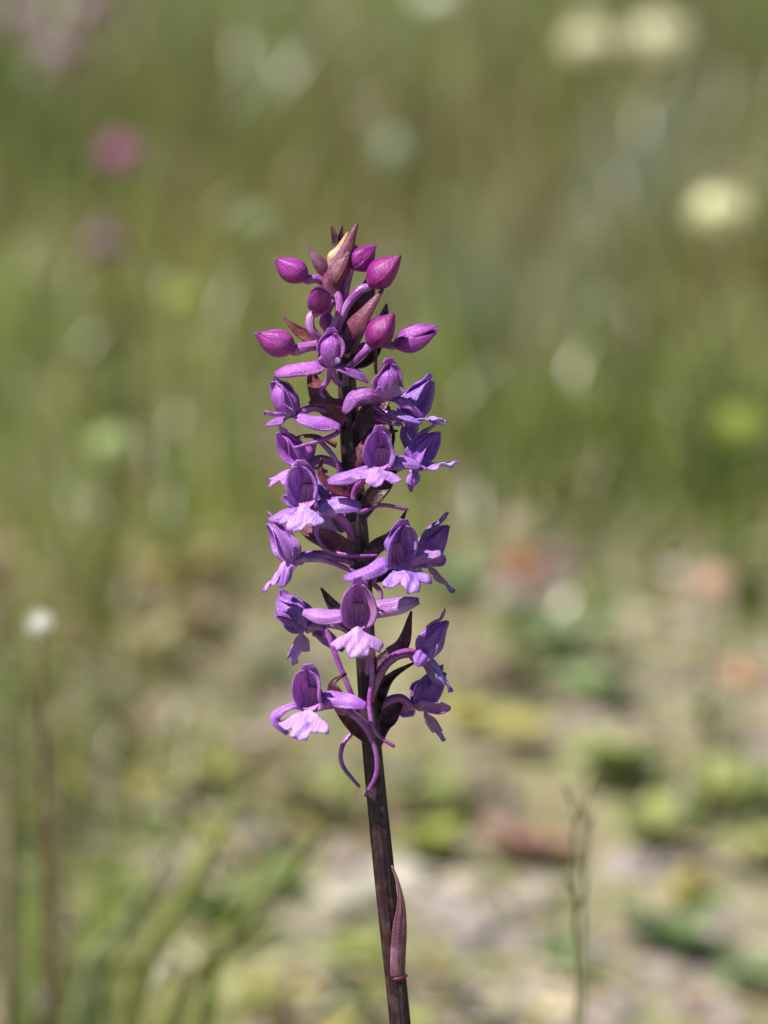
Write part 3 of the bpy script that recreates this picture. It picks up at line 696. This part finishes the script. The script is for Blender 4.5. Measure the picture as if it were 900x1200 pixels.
bract([(436, 868, 10), (414, 846, 16), (394, 815, 14), (390, 800, 12), (406, 789, 12)], [8, 11, 9, 4, .8], (-.2, .2, 1), 1.4, (.085, .015, .025), 29)
bract([(440, 872, -4), (446, 850, -14), (456, 838, -22), (470, 822, -26)], [8, 12, 12, 4], (.1, .2, 1), 1.2, DKMAROON, 30)
# sheathing leaf half way up the stem
o = add_ribbon('sheath_leaf', orchid, [I(468.5, 1146, 12), I(468.5, 1118, 15), I(469, 1088, 17), I(470, 1060, 16), I(466.5, 1036, 13), I(459, 1014, 8)], [10.5, 10.5, 9.5, 5.2, 1.9, .8],
               np.array([-.5, .1, -1.0]), [1.9, 1.5, 1.3, 1.2, 1.0, 1.0], M_BRACT, (.21, .085, .12), thick=2.0, ruffle=.7, seed=3, nl=30)
o['label'] = 'small pointed maroon leaf sheathing the lower stem'
add_tube('sheath_node', orchid, [I(455, 1143, 0), I(461, 1147, 10.5), I(469, 1147, 12.5), I(477, 1143, 6)], [1.5, 2.6, 2.6, 1.5], M_STEM, (.12, .02, .045), nl=12)
# strap leaves at the foot of the plant
for k, (az, ln, wd) in enumerate(((.6, .11, .006), (2.3, .13, .007), (3.9, .10, .006), (5.3, .12, .0065))):
    dv = np.array([math.cos(az), math.sin(az), 0])
    pts = [BASE+np.array([0, 0, .004]), BASE+dv*ln*.25+np.array([0, 0, .030]), BASE+dv*ln*.62+np.array([0, 0, .040]), BASE+dv*ln+np.array([0, 0, .022])]
    V, F, uv = ribbon(pts, [.003, wd, wd*.8, .0004], np.array([0, 0, 1.0]), .9, 20, 6)
    mesh_obj('leaf', V, F, M_LEAF, orchid, uv=uv, thick=.0004, vcol=np.tile((.10, .15, .035), (len(V), 1)))
# ------------------------------------------------------------------ plants and stones around the orchid
def leaf_mesh(parent, name, p0, dirv, ln, hw, arch, col, curl=.7, thick=.0003, label=None, nl=10, nw=4):
    dirv = np.array(dirv, float); up = np.array([0, 0, 1.0])
    pts = [p0, p0+dirv*ln*.35+up*arch*.7, p0+dirv*ln*.7+up*arch, p0+dirv*ln+up*arch*.55]
    nrm = up+1e-3 if abs(unit(dirv)[2]) < .85 else np.array([0, -1.0, .3])
    V, F, uv = ribbon(pts, [hw*.25, hw*.9, hw, hw*.08], nrm, curl, nl, nw)
    return mesh_obj(name, V, F, M_LEAF, parent, uv=uv, thick=thick, vcol=np.tile(np.array(col), (len(V), 1)))

def rosette(px, py, size, n, col, label, cat='herb', seed=0, lift=.35, group=None, aspect=.30, flat=1.0):
    r = random.Random(seed*13+7); p = ground_at(px, py, .006); p = np.array([p[0], p[1], zat(p[0], p[1])])
    t = thing('herb', p, label, cat, group)
    for k in range(n):
        az = k*2.4+r.uniform(-.3, .3); el = r.uniform(.1, lift+.25)*flat; ln = size*r.uniform(.6, 1.1)
        d = np.array([math.cos(az)*math.cos(el), math.sin(az)*math.cos(el), math.sin(el)])
        cc = np.array(col)*r.uniform(.75, 1.2)
        leaf_mesh(t, 'leaf', p+np.array([0, 0, .001+.0006*k]), d, ln, ln*aspect*r.uniform(.8, 1.2), ln*.12, cc)
    return t

def flower_head(parent, ctr, rad, col, seed, flat=.8, n=46, name='flower_head', petal=.55):
    """a dense head of many small florets"""
    r = np.random.default_rng(seed); Vs, Fs, Cs = [], [], []; off = 0
    core = ico_v*rad*np.array([.82, .82, .82*flat])
    Vs.append(core); Fs += [tuple(q) for q in ico_f]; Cs.append(np.tile(np.array(col), (12, 1))); off = 12
    for k in range(n):
        z = 1-1.65*(k+.5)/n; a = k*2.39996; q = math.sqrt(max(0, 1-z*z))
        d = unit(np.array([q*math.cos(a), q*math.sin(a), z])+r.normal(0, .1, 3))
        b = d*rad*.7*np.array([1, 1, flat]); tip = d*rad*r.uniform(.85, 1.08)*np.array([1, 1, flat])
        s1 = unit(np.cross(d, [.3, .5, .8])); s2 = np.cross(d, s1); w = rad*petal*.42
        m = b*.3+tip*.7
        V = np.array([b, m+s1*w, tip, m-s1*w, m+s2*w, m-s2*w]); Vs.append(V)
        Fs += [(off, off+1, off+2, off+3), (off, off+4, off+2, off+5)]
        Cs.append(np.tile(np.array(col)*r.uniform(.8, 1.12), (6, 1))); off += 6
    V = np.vstack(Vs)+ctr
    return mesh_obj(name, V, Fs, M_BLOSSOM, parent, vcol=np.vstack(Cs), smooth=False)

def wildflower(name, px, py, yd, rad, col, label, cat, seed, flat=.8, stemcol=(.10, .13, .04), stem_r=.0007, lean=(0, 0), leaves=4, group=None, leafcol=(.20, .26, .07), n=46, root=None):
    top = ray_at(px, py, yd)
    if root is None: bx, by = top[0]+lean[0], top[1]+lean[1]
    else: bx, by = root
    base = np.array([bx, by, zat(bx, by)])
    t = thing(name, base, label, cat, group); r = random.Random(seed)
    pts = [base-np.array([0, 0, .003]), base*.6+top*.4+np.array([r.uniform(-.003, .003), 0, 0]), top]
    V, F, uv = tube(pts, [stem_r*1.2, stem_r, stem_r*.8], 12, 8)
    mesh_obj('stem', V, F, M_LEAF, t, uv=uv, vcol=np.tile(np.array(stemcol), (len(V), 1)))
    flower_head(t, top, rad, col, seed, flat, n)
    for k in range(leaves):
        az = r.uniform(0, 6.28); el = r.uniform(.2, .8); f = r.uniform(.02, .4); p0 = base*(1-f)+top*f
        leaf_mesh(t, 'leaf', p0, (math.cos(az)*math.cos(el), math.sin(az)*math.cos(el), math.sin(el)), r.uniform(.010, .022), r.uniform(.0016, .003), .003, np.array(leafcol)*r.uniform(.8, 1.2))
    return t

CREAM, MAUVE = (.90, .84, .64), (.52, .36, .42)
G2 = 'cream flower heads standing close together'
wildflower('cream_wildflower', 690, 50, 1.50, .0105, CREAM, 'cream flower head, smaller one of two close together in the far grass', 'wildflower', 1, .8, group=G2)
wildflower('cream_wildflower', 772, 44, 1.46, .0122, CREAM, 'cream flower head, larger one of two close together in the far grass', 'wildflower', 2, .8, group=G2)
wildflower('cream_wildflower', 842, 248, 1.12, .0088, (.90, .86, .60), 'single cream flower head standing alone before tall grass', 'wildflower', 3, .85)
wildflower('white_wildflower', 510, -4, 1.7, .0085, (.88, .88, .78), 'white flower head farthest off in the grass', 'wildflower', 4, .7)
wildflower('white_wildflower', 462, 178, 1.35, .0065, (.48, .53, .40), 'faint greenish white flower head behind the tip of the orchid', 'wildflower', 5, 1.3)
wildflower('pink_clover', 140, 182, 1.22, .0072, (.52, .20, .38), 'deep pink clover head among the green grass', 'clover', 6, .95)
GM = 'pale mauve flower heads in the far grass'
for k, (a, b_, q) in enumerate(((70, 62, 1.45), (28, 18, 1.55), (104, 10, 1.6))):
    wildflower('mauve_wildflower', a, b_, q, .0088, MAUVE, ('dull mauve flower head, the lowest of three in the far grass', 'dull mauve flower head between a lower and a taller one', 'dull mauve flower head, the tallest of three in the far grass')[k], 'wildflower', 10+k, 1.2, group=GM)
wildflower('mauve_wildflower', 122, 285, 1.2, .0072, (.36, .24, .25), 'brownish mauve flower head below the pink clover', 'wildflower', 15, 1.1)
wildflower('yellow_wildflower', 215, 352, 1.10, .0068, (.50, .54, .17), 'soft yellow flower head in the green grass', 'wildflower', 16, .7)
wildflower('yellow_wildflower', 868, 500, 1.02, .0080, (.38, .45, .11), 'yellow green flower head low in the grass', 'wildflower', 17, .8)
wildflower('white_wildflower', 130, 520, 1.02, .0062, (.60, .68, .34), 'pale green flower head low in the grass', 'wildflower', 18, .8)
wildflower('white_wildflower', 300, 262, 1.2, .0065, (.40, .45, .24), 'pale grey green flower head left of the orchid tip', 'wildflower', 22, .9)
wildflower('red_wildflower', 612, 664, .98, .0075, (.52, .27, .18), 'red flower head at the edge of the grass', 'wildflower', 19, .7)
wildflower('pale_disc_head', 606, 618, 1.00, .0050, (.66, .55, .42), 'small pale flower head just above the red one', 'wildflower', 20, .8)
wildflower('pale_disc_head', 836, 684, .92, .0048, (.85, .58, .46), 'pale pink round head standing for a blurred highlight at the edge of the grass', 'wildflower', 21, .9)  # head added in place of a blurred highlight, brightness painted in its colour
wildflower('orange_wildflower', 868, 792, .86, .0060, (.66, .42, .28), 'dull orange flower head above yellow green leaves', 'wildflower', 23, .5)
# white seed head on a brown stalk, nearer the orchid
rt = ray_at(62, 1190, .66)
wildflower('white_seed_head', 47, 732, .575, .0021, (.86, .85, .80), 'round white flower head on a thin brown stalk', 'wildflower', 24, .95, stemcol=(.30, .17, .11), stem_r=.0006, leaves=3, n=90, root=(rt[0], .63))

# herbs of the clearing
rosette(722, 905, 0.015, 15, (.56, .62, .26), 'broad pale green herb on the stony clearing', seed=1, lift=.28, aspect=.38)
rosette(765, 958, .013, 13, (.58, .62, .24), 'pale yellow green herb beside the broad pale one', seed=2, lift=.28, aspect=.38)
rosette(862, 925, .015, 15, (.60, .62, .25), 'large yellow green herb next to the dark shadow gap tuft', seed=3, lift=.3, aspect=.38)
rosette(888, 972, .011, 12, (.58, .60, .24), 'small yellow green herb close to the large one', seed=4, lift=.1, aspect=.38)
rosette(695, 822, .012, 12, (.42, .52, .26), 'rounded green herb at the edge of the clearing', seed=5, lift=.15, aspect=.4)
rosette(660, 765, .016, 10, (0.270, 0.378, 0.176), 'grey green herb in front of the grass', seed=6, lift=.7)
rosette(552, 852, .010, 11, (.72, .64, .18), 'yellow herb of a pair near the orchid stem', seed=7, lift=.3, aspect=.42, group='yellow herbs')
rosette(606, 872, .009, 11, (.72, .64, .18), 'yellow herb of a pair near the orchid stem', seed=8, lift=.3, aspect=.42, group='yellow herbs')
rosette(812, 1012, .009, 8, (0.608, 0.540, 0.176), 'yellow ochre herb on the pebbles', seed=9, lift=.3, aspect=.42)
rosette(668, 1108, .010, 8, (0.203, 0.284, 0.121), 'dark green herb by a thin grass stalk', seed=10)
rosette(885, 1130, .013, 10, (0.270, 0.351, 0.162), 'grey green herb among the pebbles', seed=11)
rosette(790, 1080, .014, 10, (0.176, 0.243, 0.095), 'deep green herb among grey pebbles', seed=12)
rosette(500, 1000, .012, 9, (0.446, 0.486, 0.108), 'yellow green herb right behind the orchid stem', seed=13)
rosette(500, 955, .014, 9, (0.365, 0.446, 0.121), 'fresh green herb behind the lowest flowers', seed=14, aspect=.36)
rosette(640, 660, .016, 9, (0.135, 0.203, 0.095), 'dark herb under the red flower head', seed=15)
rosette(530, 700, .014, 9, (0.270, 0.392, 0.203), 'blue green herb left of the red flower head', seed=16)
rosette(360, 960, .012, 10, (.32, .37, .11), 'bright green herb at the left of the orchid stem', seed=17, lift=.2, aspect=.36)
rosette(245, 925, .014, 10, (0.432, 0.459, 0.121), 'olive yellow herb beside dry stalks', seed=18)
rosette(205, 690, .016, 11, (0.648, 0.486, 0.230), 'straw coloured dry herb at the edge of the grass', seed=19, lift=.7)
rosette(225, 740, .013, 9, (0.675, 0.486, 0.324), 'pinkish dry herb in front of the straw coloured one', seed=20, lift=.6)
rosette(170, 780, .013, 9, (0.594, 0.513, 0.297), 'faded dry herb left of the pinkish one', seed=21, lift=.5)
rosette(260, 690, .011, 8, (0.297, 0.115, 0.068), 'small red brown herb in the dry patch', seed=22, lift=.7)
rosette(330, 1060, .010, 8, (0.189, 0.257, 0.081), 'low green herb between slanting grass stalks', seed=23)
rosette(250, 1090, .012, 9, (0.149, 0.203, 0.068), 'dark green herb below slanting grass stalks', seed=24)
rosette(160, 860, .012, 9, (0.486, 0.324, 0.270), 'pinkish brown herb by the brown stalk', seed=25)
rosette(300, 870, .008, 9, (0.743, 0.608, 0.567), 'small pale pink herb on the clearing', seed=26, lift=.3, aspect=.42)
rosette(320, 780, .013, 9, (0.405, 0.446, 0.243), 'pale olive herb behind the lowest left flower', seed=27)
rosette(585, 790, .012, 9, (0.405, 0.297, 0.243), 'brown withered herb right of the flower spike', seed=28)
rosette(600, 985, .010, 8, (0.486, 0.270, 0.230), 'reddish herb by the grey pebbles', seed=29)
rosette(650, 985, .009, 8, (0.540, 0.338, 0.243), 'orange brown herb near a thin grass stalk', seed=30)
rosette(420, 1120, .012, 9, (0.324, 0.392, 0.108), 'green herb left of the lower stem', seed=31)
rosette(540, 1130, .010, 8, (0.351, 0.405, 0.189), 'pale green herb right of the lower stem', seed=32)

# tufts of grass that stand out
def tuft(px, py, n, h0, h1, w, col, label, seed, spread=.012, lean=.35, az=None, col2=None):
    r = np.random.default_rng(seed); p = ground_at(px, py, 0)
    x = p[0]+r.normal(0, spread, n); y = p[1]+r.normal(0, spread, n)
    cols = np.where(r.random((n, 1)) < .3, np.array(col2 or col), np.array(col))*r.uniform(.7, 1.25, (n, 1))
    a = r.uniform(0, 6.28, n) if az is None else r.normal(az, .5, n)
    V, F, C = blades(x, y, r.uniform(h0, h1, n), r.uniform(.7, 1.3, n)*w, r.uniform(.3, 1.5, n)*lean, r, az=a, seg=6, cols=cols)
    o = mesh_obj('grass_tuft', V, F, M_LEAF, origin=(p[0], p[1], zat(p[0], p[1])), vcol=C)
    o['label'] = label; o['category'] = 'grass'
tuft(800, 975, 14, .02, .045, .0020, (.14, .20, .04), 'dark green tuft standing for the shadow gap between yellow green herbs', 1, .006, .3)  # dark blades paint the gap of shade between the herbs
tuft(40, 1240, 55, .03, .085, .0017, (.25, .33, .07), 'upright fresh green tuft under the white flower head', 3, .012, .3, col2=(.34, .34, .16))
tuft(150, 1270, 45, .025, .070, .0016, (.30, .37, .08), 'arching yellow green tuft by the slanting stalks', 4, .010, .8, az=.5, col2=(.32, .31, .12))
tuft(20, 1000, 50, .03, .075, .0018, (.20, .27, .07), 'thick olive tuft behind the brown stalk', 5, .016, .4, col2=(.3, .22, .14))
tuft(620, 640, 60, .04, .09, .0022, (.13, .18, .028), 'deep green tuft behind the red flower head', 6, .02, .4)
tuft(860, 620, 90, .04, .09, .0022, (.11, .165, .045), 'deep green tuft behind the pale pink highlight head', 7, .02, .4)
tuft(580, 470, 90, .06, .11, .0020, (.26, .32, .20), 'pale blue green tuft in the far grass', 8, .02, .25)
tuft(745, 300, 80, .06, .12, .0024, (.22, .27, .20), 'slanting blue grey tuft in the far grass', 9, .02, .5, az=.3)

def stalk(name, pts, rad, col, label, cat='grass stalk', group=None, spike=0, spikecol=None, seed=0, root=True):
    P = [np.array(p, float) for p in pts]; base = P[0]
    t = thing(name, base, label, cat, group)
    if name == 'grass_plant':
        V, F, uv = ribbon(P, [q*1.3 for q in rad], np.array([.25, -1.0, .5]), 1.1, 30, 4, twist=.5)
        mesh_obj('blade', V, F, M_LEAF, t, uv=uv, thick=.00025, vcol=np.tile(np.array(col), (len(V), 1)))
        for k, (dx, hh) in enumerate(((-.006, .045), (.005, .038), (.001, .030))):
            q = base+np.array([dx*.3, 0, 0]); tip = base+np.array([dx*3.0, -.006+.006*k, hh])
            V, F, uv = ribbon([q, (q*.5+tip*.5)+np.array([-dx*.4, 0, .006]), tip], [.0008, .0009, .0001], np.array([.2, -1.0, .4]), 1.0, 16, 4)
            mesh_obj('blade', V, F, M_LEAF, t, uv=uv, thick=.00025, vcol=np.tile(np.array(col)*.9, (len(V), 1)))
    else:
        V, F, uv = tube(P, rad, 30, 8)
        mesh_obj('stem', V, F, M_LEAF, t, uv=uv, vcol=np.tile(np.array(col), (len(V), 1)))
    r = random.Random(seed)
    if spike:
        S = spline(P, 100)
        for k in range(spike):
            q = 99-int(k*38/spike); p0 = S[q]; d = unit(S[min(q+1, 100)]-S[q-1]); sd = np.array([r.uniform(-1, 1), r.uniform(-.6, .6), 0])
            d = unit(d+sd*.45)
            V, F, uv = ribbon([p0, p0+d*.0018, p0+d*.0040], [.0001, .00028, .00003], np.array([sd[1]+.01, -1, .2]), 1.0, 6, 4)
            mesh_obj('spikelet', V, F, M_LEAF, t, uv=uv, thick=.0002, vcol=np.tile(np.array(spikecol or col), (len(V), 1)))
    return t
def P_(px, py, yd): return ray_at(px, py, yd)
def rooted(px, py, yd):
    p = ray_at(px, py, yd); return np.array([p[0], p[1], zat(p[0], p[1])-.003])
stalk('grass_stalk', [rooted(676, 1500, .485), P_(676, 1200, .482), P_(674, 1080, .48), P_(672, 945, .478)], [.0003, .00028, .00024, .00012], (.32, .32, .18), 'thin brownish grass stalk, one of two side by side', group='thin grass stalks', spike=6, spikecol=(.32, .28, .18), seed=1)
stalk('grass_stalk', [rooted(684, 1500, .495), P_(683, 1200, .49), P_(684, 1060, .488), P_(687, 935, .487)], [.0003, .00028, .00024, .00012], (.32, .32, .18), 'thin brownish grass stalk, one of two side by side', group='thin grass stalks', spike=6, spikecol=(.32, .28, .18), seed=2)
stalk('grass_stalk', [rooted(150, 1290, .60), P_(205, 1200, .59), P_(290, 1085, .575), P_(360, 1000, .565), P_(420, 912, .56)], [.0011, .0011, .0009, .0007, .0003], (.20, .21, .08), 'long dark slanting grass stalk leaning towards the orchid stem')
stalk('grass_plant', [rooted(90, 1330, .60), P_(150, 1190, .60), P_(215, 1060, .60), P_(283, 925, .60)], [.0013, .0014, .0012, .0003], (.64, .66, .26), 'slanting yellow green grass blade with its tip by dry herbs', 'grass')
stalk('grass_plant', [rooted(60, 1290, .62), P_(100, 1170, .62), P_(150, 1080, .62), P_(205, 985, .62)], [.0015, .0015, .0012, .0003], (.60, .65, .36), 'pale green slanting grass blade, shorter than the yellow green one', 'grass')
stalk('grass_plant', [rooted(215, 1330, .59), P_(240, 1190, .59), P_(265, 1110, .59), P_(300, 1030, .59)], [.0010, .0010, .0008, .0003], (.56, .62, .20), 'short green grass blade beneath the dark slanting stalk', 'grass')
stalk('dry_stalk', [rooted(70, 1250, .68), P_(66, 1050, .68), P_(70, 900, .68), P_(80, 770, .68)], [.0007, .0007, .0006, .0003], (.30, .20, .15), 'brown dry stalk behind the white flower head', 'dry stalk')
stalk('dry_stalk', [rooted(5, 1250, .60), P_(8, 1100, .60), P_(10, 950, .60), P_(4, 830, .60)], [.0013, .0012, .0010, .0004], (.36, .30, .20), 'pale straw stalk beside the fresh green tuft', 'dry stalk')
stalk('grass_stalk', [rooted(710, 830, 1.0), P_(690, 740, .97), P_(670, 690, .95), P_(640, 650, .94)], [.0007, .0007, .0006, .0003], (.32, .32, .22), 'fine pale stalk curving over the herbs')

# stones
ph_v, ph_f = None, None
def stone(px, py, size, col, label, seed, group=None):
    r = np.random.default_rng(seed); p = ground_at(px, py, size*.3)
    nu, nv = 14, 22; th = np.linspace(0.0, math.pi, nu+1)[:, None]; ph = np.linspace(0, 2*math.pi, nv, endpoint=False)[None]
    d = np.stack(np.broadcast_arrays(np.sin(th)*np.cos(ph), np.sin(th)*np.sin(ph), np.cos(th)), -1).reshape(-1, 3)
    k = 1+.0*d[:, 0]
    for q in range(7):
        n_ = unit(r.normal(size=3)); pl = r.uniform(.66, .95)/np.maximum(d @ n_, 1e-3); k = -.07*np.log(np.exp(-k/.07)+np.exp(-np.minimum(pl, 5)/.07))
    V = d*(np.minimum(k, 1.1)*(1+.05*np.sin(d[:, 0]*7+seed)*np.sin(d[:, 1]*6+d[:, 2]*5)))[:, None]*size*np.array([r.uniform(.9, 1.4), r.uniform(.8, 1.2), r.uniform(.5, .75)])
    base = np.array([p[0], p[1], zat(p[0], p[1])])
    o = mesh_obj('stone', V+base+np.array([0, 0, size*.2]), [tuple(q) for q in grid_faces(nu+1, nv, True)], M_STONE, origin=base, vcol=np.tile(np.array(col), (len(V), 1)), smooth=True)
    o['label'] = label; o['category'] = 'stone'
    if group: o['group'] = group
GST = 'grey pebbles behind the lower stem'
for k, (a, b_, q) in enumerate(((590, 1165, .009), (560, 1080, .007), (520, 1060, .006), (630, 1150, .006), (545, 1185, .006), (610, 1090, .005))):
    stone(a, b_, q*.9, (.31, .275, .26), 'pale grey pebble lying behind the lower stem', 40+k, GST)
for k, (a, b_, q) in enumerate(((740, 1000, .007), (770, 1120, .007), (720, 1165, .006), (830, 1165, .007), (850, 1060, .006))):
    stone(a, b_, q*.85, (.30, .255, .25), 'grey pebble among the herbs of the clearing', 50+k, 'grey pebbles among the herbs')
for k, (a, b_, q) in enumerate(((300, 1010, .006), (360, 1090, .007), (400, 1030, .006), (330, 950, .006), (130, 1090, .006))):
    stone(a, b_, q, (.26, .21, .19), 'brownish pebble near the slanting grass stalks', 60+k, 'brownish pebbles near the grass stalks')
stone(550, 1040, .006, (.44, .38, .28), 'cream coloured pebble beside grey ones', 70)
stone(660, 1165, .008, (.42, .35, .24), 'sandy yellow pebble at the foot of the thin stalks', 71)
